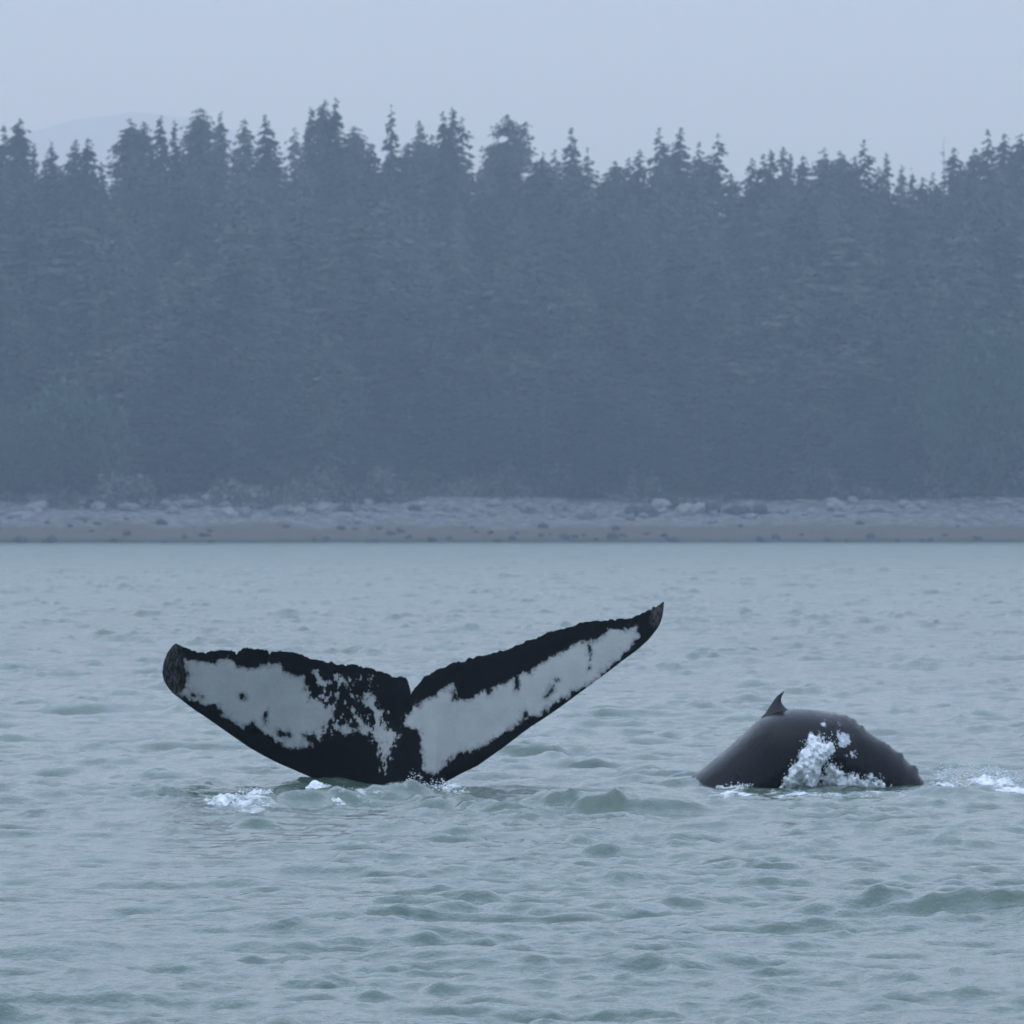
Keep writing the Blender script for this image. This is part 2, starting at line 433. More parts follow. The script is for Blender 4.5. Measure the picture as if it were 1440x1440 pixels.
edge = np.clip(np.minimum(tt, 1 - tt) * 14, 0, 1)[None, :]
thick = thick + ridge * np.maximum(edge, np.clip((0.1 - Z) * 3, 0, 1))
span = (X - xc) / 2.2
ymid = 0.16 * np.abs(span) ** 1.6 + 0.05 * (Z - 0.6) + 0.02 * vnoise(X * 1.6, Z * 1.6)
ymid = ymid + np.tanh(-span * 2.6) * -0.28 * (Z - 0.35)     # the left lobe hangs over, the right one leans back
curl = np.clip((258 - PX) / 30, 0, 1)
ymid = ymid - 0.22 * curl ** 1.5                  # the left tip curls towards the boat
ymid = ymid + 0.10 * np.clip((PX - 900) / 36, 0, 1) ** 1.5
front = np.stack([X, ymid - thick, Z], -1); back = np.stack([X, ymid + thick * 0.9, Z], -1)
VF = np.concatenate([front.reshape(-1, 3), back.reshape(-1, 3)])
If = np.arange(ns * NT).reshape(ns, NT); Ib = If + ns * NT
qf = np.stack([If[:-1, :-1], If[:-1, 1:], If[1:, 1:], If[1:, :-1]], -1).reshape(-1, 4)
qb = np.stack([Ib[:-1, :-1], Ib[1:, :-1], Ib[1:, 1:], Ib[:-1, 1:]], -1).reshape(-1, 4)
qt = np.stack([If[:-1, 0], If[1:, 0], Ib[1:, 0], Ib[:-1, 0]], -1)
qo = np.stack([If[:-1, -1], Ib[:-1, -1], Ib[1:, -1], If[1:, -1]], -1)
mfl = np_mesh("humpback_whale", VF, np.concatenate([qf, qb, qt, qo]))

r1 = lambda L: [(210 + a * .27083, 820 + b * .27083) for a, b in L]
r2 = lambda L: [(540 + a * .29167, 820 + b * .29167) for a, b in L]
WHITE = [r1([(190, 405), (240, 400), (300, 412), (370, 405), (420, 392), (450, 432), (520, 442), (600, 430), (680, 420), (720, 470), (800, 490), (815, 560), (850, 622), (900, 590), (950, 640), (962, 700), (930, 770), (880, 792), (800, 788),
             (842, 850), (760, 862), (680, 830), (600, 770), (540, 720), (490, 757), (440, 720), (390, 690), (350, 630), (290, 637), (230, 602), (150, 578), (190, 540), (207, 480)]),
         r1([(850, 468), (885, 462), (915, 500), (945, 515), (940, 545), (900, 552), (870, 510)]), r1([(965, 478), (995, 472), (1005, 520), (975, 522)]),
         r1([(1048, 500), (1068, 500), (1066, 532), (1050, 530)]), r1([(1085, 498), (1110, 500), (1108, 530), (1086, 528)]), r1([(1125, 492), (1168, 498), (1170, 528), (1130, 528)]),
         r1([(1112, 570), (1150, 575), (1165, 625), (1205, 640), (1225, 690), (1240, 720), (1190, 720), (1150, 680), (1125, 655)]), r1([(1055, 590), (1082, 590), (1085, 615), (1060, 615)]),
         r1([(1005, 622), (1060, 635), (1100, 680), (1150, 735), (1185, 700), (1240, 740), (1295, 765), (1275, 840), (1245, 900), (1220, 985), (1200, 960), (1195, 890), (1172, 800), (1100, 770), (1060, 720)]),
         r1([(880, 590), (930, 600), (970, 655), (960, 680), (910, 640)]), r1([(925, 712), (990, 700), (1040, 735), (1075, 775), (1010, 785), (960, 770)]), r1([(940, 552), (975, 560), (1000, 610), (985, 625), (955, 590)]),
         r2([(102, 645), (140, 600), (200, 560), (250, 545), (280, 515), (330, 488), (352, 555), (400, 572), (440, 545), (520, 510), (640, 455), (700, 440), (740, 400), (820, 360), (900, 310), (990, 285), (1060, 265), (1080, 235),
             (1150, 230), (1215, 208), (1232, 250), (1210, 290), (1180, 320), (1150, 352), (1090, 402), (1000, 485), (900, 535), (820, 580), (760, 630), (700, 650), (640, 680), (580, 720), (500, 770), (430, 800), (340, 830), (300, 870), (250, 912),
             (200, 905), (185, 830), (180, 720), (150, 697), (110, 690)])]
DARK = [r1([(470, 572), (500, 572), (505, 600), (475, 602)]), r1([(598, 670), (612, 670), (612, 740), (600, 740)]), r1([(660, 770), (720, 775), (735, 800), (670, 795)]), r1([(215, 570), (260, 572), (275, 590), (225, 595)]),
        r2([(992, 270), (1001, 270), (996, 420), (989, 420)]), r2([(838, 465), (846, 475), (790, 545), (776, 552)]), r2([(632, 450), (655, 450), (645, 520), (630, 525)]), r2([(672, 622), (690, 622), (690, 650), (674, 650)]),
        r2([(318, 520), (350, 500), (352, 560), (335, 560)]), r2([(495, 520), (520, 515), (515, 540), (498, 540)])]
sd = np.max([poly_sd(PX, PY, w) for w in WHITE], axis=0)
for w in DARK: sd = np.minimum(sd, -poly_sd(PX, PY, w))
fade = np.zeros_like(PX)                          # the right lobe's white greys out softly towards its leading edge
tip = np.clip((262 - PX) / 14, 0, 1) + np.clip((PX - 912) / 12, 0, 1) * np.clip((885 - PY) / 8, 0, 1)
sdm = np.clip(sd, -30, 30) * CAM_D / F
speck = np.clip((PX - 425) / 25, 0, 1) * np.clip((572 - PX) / 8, 0, 1)
for nm, v in (("speck", np.concatenate([speck.ravel(), speck.ravel()])), ("white_sd", np.concatenate([sdm.ravel(), np.full(sdm.size, -0.2)])), ("tip", np.concatenate([tip.ravel(), tip.ravel()]))): attr(mfl, nm, v)
ms = Mat("whale_fluke_skin")
na = ms.noise(20.0, 7, 0.62)
nv = ms.noise(9.0, 6, 0.68, (1.7, 1, 0.8))
wsd = ms.math('ADD', ms.attr("white_sd"), ms.math('ADD', ms.math('MULTIPLY', ms.math('SUBTRACT', na, 0.47), 0.10), ms.math('MULTIPLY', ms.math('SUBTRACT', nv, 0.47), 0.11)))
wsd = ms.math('ADD', wsd, ms.math('MULTIPLY', ms.attr('speck'), ms.math('MULTIPLY', ms.math('SUBTRACT', ms.noise(22.0, 5, 0.65, (1, 1, 0.7)), 0.54), 0.34)))
wm = ms.step(wsd, -0.010, 0.014)
spk = ms.step(ms.noise(38.0, 4, 0.6), 0.66, 0.72)
white = ms.mix(ms.noise(5.0, 5), (0.275, 0.29, 0.285), (0.42, 0.43, 0.415))
white = ms.mix(ms.math('MULTIPLY', spk, 0.35), white, (0.10, 0.11, 0.12))
white = ms.mix(ms.step(ms.math('ADD', wsd, ms.math('MULTIPLY', ms.math('SUBTRACT', ms.noise(11.0, 6, 0.7), 0.5), 0.12)), 0.0, 0.045, 0.40, 0.0), white, (0.07, 0.08, 0.09))     # soot-like blending at the rims
white = ms.mix(ms.step(ms.noise(7.0, 6, 0.75, (5.0, 1, 0.7)), 0.60, 0.76, 0.0, 0.30), white, (0.12, 0.13, 0.14))     # rake marks
dark = ms.mix(ms.step(ms.noise(26.0, 5, 0.7), 0.60, 0.78), (0.003, 0.003, 0.0035), (0.028, 0.028, 0.032))
dark = ms.mix(ms.math('MULTIPLY', ms.attr("tip"), ms.step(ms.noise(30.0, 5, 0.7, (1.5, 1, 0.6)), 0.40, 0.62)), dark, (0.085, 0.078, 0.075))
m_fluke = ms.set(ms.mix(wm, dark, white), 0.55, 0.03, ms.bump(ms.noise(22.0, 5), 0.3, 0.02))
whale1 = link("humpback_whale", mfl, m_fluke)
tag(whale1, "raised whale tail fluke with black and white underside above the water", "whale", "whales surfacing side by side")

# ------------------------------------------------------------------ the arching whale's back
Y2 = -0.4
r3 = lambda L: [(940 + a * .27778, 950 + b * .27778) for a, b in L]
prof2 = [(930, 1220), (943, 1160)] + r3([(-35, 640), (52, 574), (184, 476), (304, 378), (392, 299), (480, 222), (560, 190), (650, 176), (750, 180), (860, 200), (950, 238), (1030, 296), (1120, 356), (1200, 418), (1275, 502), (1322, 572)]) + [(1324, 1150), (1334, 1220)]
cv = crom(prof2, 190)
k2 = (Y2 + CAM_D) / F
TX = (cv[:, 0] - 720) * k2; TZ = CAM_H + (HOR - cv[:, 1]) * k2
tx, tz = np.gradient(TX), np.gradient(TZ)
ln = np.hypot(tx, tz); tx /= ln; tz /= ln
ks = np.ones(31) / 31
pad = lambda a: np.convolve(np.pad(a, 15, mode='edge'), ks, mode='valid')
nx, nz = pad(tz), pad(-tx); ln = np.hypot(nx, nz); nx /= ln; nz /= ln       # inward (down) normal
s = np.linspace(0, 1, len(cv))
rad = np.interp(s, [0, 0.15, 0.4, 0.55, 0.75, 0.9, 1], [0.34, 0.36, 0.42, 0.42, 0.30, 0.21, 0.17])
NA = 72
phi = np.linspace(0, 2 * math.pi, NA, endpoint=False)
cph, sph = np.cos(phi)[None, :], np.sin(phi)[None, :]
ax = rad[:, None]
ridge2 = np.clip((s - 0.55) / 0.1, 0, 1)[:, None]
knob = np.clip(vnoise(s * 100, s * 0 + 2) + 0.3 + 0.5 * vnoise(s * 230, s * 0 + 8), 0, 1.2)[:, None] * ridge2 * np.exp(-(np.angle(np.exp(1j * phi))[None, :] / 0.30) ** 2)
hgt = ax * (1.0 - 0.0 * cph) * cph + 0.027 * knob
wid = ax * (1.5 - 0.35 * ridge2) * sph * (1 - 0.22 * ridge2 * np.clip(cph, 0, 1) ** 2)
BX = (TX + nx * rad)[:, None] - nx[:, None] * hgt
BZ = (TZ + nz * rad)[:, None] - nz[:, None] * hgt
BY = Y2 + 0.42 - wid
n3 = 0.012 * fbm(BX * 5, BY * 5, BZ * 5) * (0.4 + 1.2 * ridge2)
BY = BY - n3 * np.sign(sph)
V2 = np.stack([BX, BY, BZ], -1)
n2 = len(cv)
I2 = np.arange(n2 * NA).reshape(n2, NA); I2r = np.roll(I2, -1, axis=1)
q2 = np.stack([I2[:-1], I2r[:-1], I2r[1:], I2[1:]], -1).reshape(-1, 4)
mb2 = np_mesh("humpback_whale", V2, q2)
m2 = Mat("whale_back_skin")
mott = m2.step(m2.noise(14.0, 6, 0.7), 0.50, 0.75)
sk = m2.mix(mott, (0.002, 0.0025, 0.004), (0.006, 0.0068, 0.010))
scar_s = [poly_sd(940 + 0 * BX + ((BX / k2 + 720) - 940), HOR + (CAM_H - BZ) / k2, w) for w in (r3([(690, 330), (740, 285), (775, 300), (800, 335), (830, 325), (840, 420), (700, 420)]), r3([(850, 285), (900, 285), (935, 330), (925, 360), (860, 368)]), r3([(765, 235), (800, 232), (802, 262), (770, 262)]), r3([(855, 235), (870, 235), (872, 275), (858, 275)]), r3([(890, 400), (955, 370), (960, 400), (930, 420)]))]
sc2 = np.where((sph < 0) | (sph > 0), np.clip(np.max(scar_s, axis=0), -20, 20), -20) * k2
attr(mb2, "scar", sc2)
scm = m2.step(m2.math('ADD', m2.attr("scar"), m2.math('MULTIPLY', m2.math('SUBTRACT', m2.noise(20.0, 6, 0.7), 0.55), 0.16)), -0.004, 0.012)
m_back = m2.set(m2.mix(scm, sk, (0.50, 0.52, 0.56)), m2.step(m2.noise(11.0, 5), 0.3, 0.7, 0.16, 0.30), 0.16, m2.bump(m2.noise(20.0, 6, 0.65), 0.22, 0.02))
whale2 = link("humpback_whale", mb2, m_back)
tag(whale2, "dark arched whale back with small hooked dorsal fin and knobbly tail stock", "whale", "whales surfacing side by side")
# dorsal fin: a thick leaf with hooked tip
lead = crom([(1066, 1030)] + r3([(478, 222), (500, 195), (530, 150), (560, 110), (594, 84)]), 40)
trail = crom([(1128, 1012)] + r3([(640, 190), (606, 172), (586, 150), (580, 130), (584, 110), (597, 88)]), 40)
NF = 17
w = np.linspace(0, 1, NF)
fx = lead[:, None, 0] + (trail - lead)[:, None, 0] * w; fy = lead[:, None, 1] + (trail - lead)[:, None, 1] * w
FX = (fx - 720) * k2; FZ = CAM_H + (HOR - fy) * k2
up = np.linspace(0, 1, 40)[:, None]
th = (0.012 + 0.10 * (1 - up) ** 2.2) * (np.sin(math.pi * w) ** 0.6)[None, :] + 0.003
fv = np.concatenate([np.stack([FX, Y2 + 0.42 - th, FZ], -1).reshape(-1, 3), np.stack([FX, Y2 + 0.42 + th, FZ], -1).reshape(-1, 3)])
J = np.arange(40 * NF).reshape(40, NF); JB = J + 40 * NF
fq = [np.stack([J[:-1, :-1], J[:-1, 1:], J[1:, 1:], J[1:, :-1]], -1).reshape(-1, 4), np.stack([JB[:-1, :-1], JB[1:, :-1], JB[1:, 1:], JB[:-1, 1:]], -1).reshape(-1, 4),
      np.stack([J[:-1, 0], J[1:, 0], JB[1:, 0], JB[:-1, 0]], -1), np.stack([J[:-1, -1], JB[:-1, -1], JB[1:, -1], J[1:, -1]], -1), np.stack([J[-1, :-1], J[-1, 1:], JB[-1, 1:], JB[-1, :-1]], -1)]
mfin = np_mesh("dorsal_fin", fv, np.concatenate(fq))
mfn = Mat("dorsal_fin_skin")
m_fin = mfn.set(mfn.mix(mfn.noise(14.0, 5), (0.007, 0.007, 0.008), (0.02, 0.02, 0.022)), 0.42, 0.4, mfn.bump(mfn.noise(25.0, 5), 0.3, 0.01))
link("dorsal_fin", mfin, m_fin, whale2)

# ------------------------------------------------------------------ splashes: foam lumps and drops
def ico(sub=1):
    t = (1 + 5 ** 0.5) / 2
    v = np.array([(-1, t, 0), (1, t, 0), (-1, -t, 0), (1, -t, 0), (0, -1, t), (0, 1, t), (0, -1, -t), (0, 1, -t), (t, 0, -1), (t, 0, 1), (-t, 0, -1), (-t, 0, 1)], float)
    v /= np.linalg.norm(v[0])
    f = [(0, 11, 5), (0, 5, 1), (0, 1, 7), (0, 7, 10), (0, 10, 11), (1, 5, 9), (5, 11, 4), (11, 10, 2), (10, 7, 6), (7, 1, 8), (3, 9, 4), (3, 4, 2), (3, 2, 6), (3, 6, 8), (3, 8, 9), (4, 9, 5), (2, 4, 11), (6, 2, 10), (8, 6, 7), (9, 8, 1)]
    for _ in range(sub):
        vl = [tuple(a) for a in v]; mid = {}; nf = []
        def mp(a, b):
            kk = (min(a, b), max(a, b))
            if kk not in mid:
                m_ = np.array(vl[a]) + np.array(vl[b]); vl.append(tuple(m_ / np.linalg.norm(m_))); mid[kk] = len(vl) - 1
            return mid[kk]
        for a, b, c in f:
            ab, bc, ca = mp(a, b), mp(b, c), mp(c, a)
            nf += [(a, ab, ca), (b, bc, ab), (c, ca, bc), (ab, bc, ca)]
        v, f = np.array(vl), nf
    return v, np.array(f)
ICO0, ICO1, ICO2 = ico(0), ico(1), ico(2)

def blobs(name, pts, sizes, ico_, mat, seed, amp=0.35, freq=14.0):
    """many small ragged lumps joined: pts (n,3), sizes (n,3)"""
    bv, bf = ico_
    pts, sizes = np.asarray(pts), np.asarray(sizes)
    Vb = pts[:, None, :] + bv[None] * sizes[:, None, :]
    nn = vnoise(Vb[..., 0] * freq + seed, Vb[..., 1] * freq, Vb[..., 2] * freq) + 0.6 * vnoise(Vb[..., 0] * freq * 2.6, Vb[..., 1] * freq * 2.6 + seed, Vb[..., 2] * freq * 2.6)
    Vb = pts[:, None, :] + bv[None] * sizes[:, None, :] * (1 + amp * nn[..., None])
    Fb = bf[None] + (np.arange(len(pts)) * len(bv))[:, None, None]
    return Vb.reshape(-1, 3), Fb.reshape(-1, 3)

mfo = Mat("white_water")
mfo.L(mfo.step(mfo.math('ADD', mfo.attr('cover'), mfo.math('MULTIPLY', mfo.math('SUBTRACT', mfo.noise(26.0, 6, 0.7), 0.5), 1.3)), 0.22, 0.62), mfo.b.inputs['Alpha'])
m_foam = mfo.set(mfo.mix(mfo.step(mfo.noise(18.0, 5, 0.65), 0.35, 0.65), (0.55, 0.60, 0.62), (0.86, 0.88, 0.89)), 0.9, 0.15, mfo.bump(mfo.noise(45.0, 5, 0.7), 0.3, 0.01))
rb = np.random.RandomState(11)

def mound(px, py, wx, wy, h, seed):
    """a low ragged heap of churned white water lying on the sea"""
    x0, y0 = on_water(px, py)
    gx, gy = np.arange(-1.5, 1.5, 0.018 / wx * 1.0), np.arange(-1.5, 1.5, 0.03 / wy)
    A, B = np.meshgrid(gx, gy)
    x, y = x0 + A * wx, y0 + B * wy
    r_ = 1 - A ** 2 - B ** 2 + 0.9 * fbm(x * 3.5 + seed, y * 1.8, octv=4)
    tuft = np.abs(fbm(x * 8 + seed, y * 5, octv=3))
    z = np.interp(0, [0, 1], [0, 1]) - 0.05 + np.clip(r_, 0, 1.2) * h * (0.6 + 1.5 * tuft) + 0.03 * np.clip(r_ * 3, 0, 1)
    c = np.clip(r_ * 0.62 - 0.04, 0, 0.8)
    ii = np.arange(A.size).reshape(A.shape)
    q_ = np.stack([ii[:-1, :-1], ii[:-1, 1:], ii[1:, 1:], ii[1:, :-1]], -1).reshape(-1, 4)
    ok_ = (r_.ravel()[q_] > 0).all(1)
    used, inv = np.unique(q_[ok_], return_inverse=True)
    return np.stack([x, y, z], -1).reshape(-1, 3)[used], inv.reshape(-1, 4), c.ravel()[used]

def splash(label, surfaces, drops):
    """joins churned surfaces (verts, quads, cover) and drops (verts, tris) into one splash"""
    vs, qs_, ts, cv_, n = [], [], [], [], 0
    for v, q_, c in surfaces:
        vs.append(v); qs_.append(q_ + n); cv_.append(c); n += len(v)
    for v, t in drops:
        vs.append(v); ts.append(t + n); cv_.append(np.full(len(v), 1.2)); n += len(v)
    me = np_mesh("splash", np.vstack(vs), np.vstack(qs_) if qs_ else None, np.vstack(ts) if ts else None)
    attr(me, "cover", np.concatenate(cv_))
    return tag(link("splash", me, m_foam), label, kind="stuff")

def pile(cx_px, base_px, w_px, h_px, n, Y, size, depth=0.22):
    """points of a low ragged heap of foam, in metres"""
    Y = on_water(cx_px, base_px)[1]
    k_ = (Y + CAM_D) / F
    u = np.clip(rb.normal(0, 0.45, n), -1, 1)
    top = (1 - np.abs(u) ** 1.6) * (0.55 + 0.6 * np.abs(vnoise(u * 4 + cx_px, u * 0 + 1)))
    z = rb.uniform(0, 1, n) ** 1.4 * top * h_px * k_
    x = (cx_px - 720) * k_ + u * w_px * 0.5 * k_
    y = Y + rb.uniform(-1, 1, n) * depth * (1 - 0.6 * z / (h_px * k_ + 1e-6))
    zb = CAM_H + (HOR - base_px) * k_
    sz = size * rb.uniform(0.35, 1.1, n) * (1 - 0.4 * z / (h_px * k_ + 1e-6))
    return np.stack([x, y, zb + z], -1), np.stack([sz * rb.uniform(0.9, 1.8, n), sz, sz * rb.uniform(0.7, 1.3, n)], -1)

pp, zs = [], []
for a in ((330, 1138, 90, 26, 260, 0, 0.011), (372, 1132, 60, 34, 160, 0, 0.009), (352, 1122, 40, 30, 60, 0, 0.007), (438, 1126, 46, 24, 160, 0, 0.009), (480, 1130, 110, 26, 260, 0, 0.008), (455, 1112, 40, 16, 90, 0, 0.007), (545, 1124, 80, 20, 140, 0, 0.007)):
    p_, s_ = pile(*a); pp.append(p_); zs.append(s_)
splash("white foam thrown up left of the raised fluke", [mound(a_, b_, c_, d_, e_, i_ * 7) for i_, (a_, b_, c_, d_, e_) in enumerate(((325, 1136, 0.30, 0.9, 0.075), (365, 1130, 0.25, 1.0, 0.10), (390, 1128, 0.22, 0.9, 0.045), (440, 1124, 0.16, 0.8, 0.075), (475, 1130, 0.30, 0.9, 0.06), (530, 1126, 0.28, 0.8, 0.05), (452, 1111, 0.16, 0.7, 0.06)))],
       [blobs("", np.vstack(pp), np.vstack(zs), ICO0, m_foam, 3)])
pp, zs = [], []
for a in ((632, 1116, 60, 26, 170, 0, 0.008), (584, 1108, 40, 30, 120, 0, 0.007), (612, 1112, 40, 22, 90, 0, 0.007)):
    p_, s_ = pile(*a); pp.append(p_); zs.append(s_)
splash("thin white spray at the right foot of the raised fluke", [mound(632, 1114, 0.20, 0.7, 0.06, 50), mound(578, 1112, 0.20, 0.6, 0.05, 61)], [blobs("", np.vstack(pp), np.vstack(zs), ICO0, m_foam, 9)])

# water sheeting off the arched back
bvh = BVHTree.FromPolygons([tuple(v) for v in V2.reshape(-1, 3)], [tuple(int(i) for i in q_) for q_ in q2])
def sheet(poly, n, size, off, under=0.12):
    poly = np.asarray(poly); lo, hi = poly.min(0), poly.max(0)
    P_, S_ = [], []
    while len(P_) < n:
        c = rb.uniform(lo, hi, (400, 2))
        c = c[poly_sd(c[:, 0], c[:, 1], poly) + 5 * (vnoise(c[:, 0] / 7, c[:, 1] / 7)) > 1.0]
        for px, py in c:
            o = Vector(cam_o.location); tgt = Vector(P(px, py, 0.0))
            hit = bvh.ray_cast(o, (tgt - o).normalized())
            yy = hit[0].y - off * rb.uniform(0.3, 1.0) if hit[0] is not None else Y2 + under + rb.uniform(-.15, .1)
            yy = max(min(yy, Y2 + 0.6), -1.6)
            P_.append(P(px, py, yy)); q_ = size * rb.uniform(0.4, 1.1)
            S_.append((q_ * 0.8, q_ * 0.7, q_ * rb.uniform(0.9, 1.7)))
    return np.array(P_[:n]), np.array(S_[:n])
def veil(poly, bulge, rag, rim, dens_):
    """a skin of running white water lying on the whale, thin at its ragged rim"""
    poly = np.asarray(poly, float); st = 1.1
    gx = np.arange(poly[:, 0].min() - 8, poly[:, 0].max() + 8, st); gy = np.arange(poly[:, 1].min() - 8, poly[:, 1].max() + 8, st)
    GX, GY = np.meshgrid(gx, gy)
    sdv = poly_sd(GX, GY, poly) + rag * (fbm(GX / 6, GY / 9, octv=4) * 1.6)
    o = Vector(cam_o.location); yy = np.full(GX.shape, np.nan)
    for i in range(GX.shape[0]):
        for j in range(GX.shape[1]):
            if sdv[i, j] > -3:
                h_ = bvh.ray_cast(o, (Vector(P(GX[i, j], GY[i, j], 0)) - o).normalized())
                yy[i, j] = h_[0].y if h_[0] is not None else Y2 + 0.30
    yy = np.where(np.isnan(yy), Y2, yy)
    off = np.clip(sdv, -2, 14) / 14 * bulge * (0.6 + 0.9 * fbm(GX / 9, GY / 12, octv=3)) + 0.008 * fbm(GX / 2.4, GY / 7, octv=3) * np.clip(sdv / 5, 0, 1)
    yv = yy - off - 0.004
    kk_ = (yv + CAM_D) / F
    vv_ = np.stack([(GX - 720) * kk_, yv, CAM_H + (HOR - GY) * kk_], -1)
    ii = np.arange(GX.size).reshape(GX.shape)
    qq_ = np.stack([ii[:-1, :-1], ii[:-1, 1:], ii[1:, 1:], ii[1:, :-1]], -1).reshape(-1, 4)
    ok_ = (sdv.ravel()[qq_] > 0).all(1)
    used, inv = np.unique(qq_[ok_], return_inverse=True)
    return vv_.reshape(-1, 3)[used], inv.reshape(-1, 4), (np.clip(sdv / rim, 0, 1) * dens_).ravel()[used]
pp, zs, surf = [], [], []
for poly, bl, rg_, rim, dn in ((r3([(562, 575), (570, 510), (600, 455), (650, 405), (700, 345), (705, 295), (745, 282), (765, 320), (800, 345), (835, 325), (850, 395), (810, 420), (775, 470), (790, 540), (750, 590), (700, 612), (620, 605)]), 0.14, 5.0, 9, 1.0),
                      (r3([(205, 608), (245, 555), (320, 538), (420, 550), (450, 600), (330, 620)]), 0.09, 4.0, 8, 0.95),
                      (r3([(760, 500), (800, 430), (870, 450), (910, 485), (1000, 495), (1060, 505), (1120, 550), (1120, 610), (1000, 622), (850, 622), (770, 610)]), 0.08, 6.0, 13, 0.78),
                      (r3([(900, 490), (1000, 492), (1060, 505), (1110, 548), (1020, 532), (950, 520)]), 0.06, 5.0, 9, 0.9),
                      (r3([(850, 300), (880, 292), (925, 320), (925, 350), (870, 365)]), 0.02, 4.0, 9, 0.7)):
    surf.append(veil(poly, bl, rg_, rim, dn))
for poly, n, sz in ((r3([(560, 600), (565, 490), (640, 395), (690, 300), (750, 270), (860, 300), (860, 420), (800, 540), (720, 600)]), 260, 0.005),
                    (r3([(1130, 600), (1320, 540), (1440, 560), (1440, 620), (1250, 630)]), 260, 0.008),
                    (r3([(190, 615), (250, 540), (430, 540), (460, 610)]), 120, 0.007),
                    (r3([(760, 420), (860, 440), (900, 480), (1060, 495), (1130, 560), (1000, 620), (780, 615)]), 420, 0.005)):
    p_, s_ = sheet(poly, n, sz, 0.10); pp.append(p_); zs.append(s_)
for a in ((1370, 1098, 150, 34, 300, 0, 0.009), (1330, 1108, 60, 34, 160, 0, 0.008), (1410, 1104, 90, 26, 200, 0, 0.009)):
    p_, s_ = pile(*a); pp.append(p_); zs.append(s_)
for i_, a in enumerate(((1332, 1107, 0.16, 0.9, 0.05), (1400, 1104, 0.40, 1.6, 0.05), (1375, 1112, 0.3, 1.0, 0.04), (1430, 1118, 0.3, 1.0, 0.04), (1130, 1122, 0.55, 0.9, 0.03), (1225, 1121, 0.40, 0.8, 0.03), (1035, 1120, 0.28, 0.7, 0.035))): surf.append(mound(*a, 100 + 9 * i_))
splash("white water pouring off the arched whale back", surf, [blobs("", np.vstack(pp), np.vstack(zs), ICO0, m_foam, 5)])

# ------------------------------------------------------------------ trees
def gather(vs, fs, name, mat):
    return np_mesh(name, np.array(vs), None, np.array(fs), smooth=False)

def conifer_mesh(h, a, rmax, pw, dens, gap, seed, leaders=((0, 0, 1.0),), droop=0.32, low=0.04, clump=0.62):
    """crown of drooping boughs made of small needle-spray faces; R(distance below the top) = a * delta ** pw"""
    rr = random.Random(seed)
    vs, fs = [], []
    def tri(p, q, r_):
        n = len(vs); vs.extend((p, q, r_)); fs.append((n, n + 1, n + 2))
    for lx, ly, lf in leaders:
        H = h * lf
        z = H
        while z > h * low + 0.3:
            dlt = H - z
            lo_lim = 0.0 if lf == 1.0 else h * 0.72
            if z < lo_lim: break
            Rz = min(a * (dlt + 0.12) ** pw, rmax) * (1 if lf == 1.0 else 0.6)
            cxz = lx * min(1, max(0, (z - h * 0.70) / (h * 0.3))) if lf != 1.0 else 0.05 * math.sin(z * 0.4 + seed)
            cyz = ly * min(1, max(0, (z - h * 0.70) / (h * 0.3))) if lf != 1.0 else 0
            nb_ = 2 if dlt < 0.8 else max(3, int(dens * (3 + Rz * 1.2)))
            gp = rr.random() < gap
            for _ in range(nb_):
                if gp and rr.random() < 0.75: continue
                an = rr.uniform(0, 6.283); L_ = Rz * rr.uniform(0.45, 1.2)
                if rr.random() < 0.08: L_ *= 1.35
                ca, sa = math.cos(an), math.sin(an)
                zz0 = z + rr.uniform(-.35, .35) * min(1, dlt)
                nsg = max(1, int(L_ / 0.55 + 0.5))
                w_ = 0.10 + 0.05 * L_
                dz = lambda t: -droop * L_ * t + 0.16 * L_ * t * t * t
                e = (cxz + ca * L_, cyz + sa * L_, zz0 + dz(1))
                tri((cxz - sa * w_, cyz + ca * w_, zz0 + 0.1), (cxz + sa * w_, cyz - ca * w_, zz0 - 0.1), e)
                for k_ in range(nsg):
                    t = (k_ + rr.uniform(0.35, 1.0)) / nsg
                    bx, by, bz = cxz + ca * L_ * t, cyz + sa * L_ * t, zz0 + dz(t)
                    c = clump * rr.uniform(0.6, 1.25) * min(1.0, 0.45 + dlt * 0.25)
                    for _2 in range(2):
                        b2 = an + rr.choice((-1, 1)) * rr.uniform(0.3, 1.4)
                        px_, py_ = math.cos(b2), math.sin(b2)
                        tri((bx - 0.3 * c * ca, by - 0.3 * c * sa, bz + 0.18 * c), (bx + px_ * c, by + py_ * c, bz - rr.uniform(0.05, 0.55) * c), (bx + 0.35 * c * ca - 0.2 * py_ * c, by + 0.35 * c * sa + 0.2 * px_ * c, bz - rr.uniform(0.3, 0.8) * c))
            z -= (0.20 + 0.018 * dlt) * rr.uniform(0.4, 1.6) if dlt < 14 else 0.48
        # leading shoot
        tri((cxz if False else lx * (lf != 1.0) - 0.05, ly * (lf != 1.0), H - 0.7), (lx * (lf != 1.0) + 0.05, ly * (lf != 1.0), H - 0.7), (lx * (lf != 1.0), ly * (lf != 1.0), H + 0.25))
    return np_mesh("crown", np.array(vs), None, np.array(fs), smooth=False)

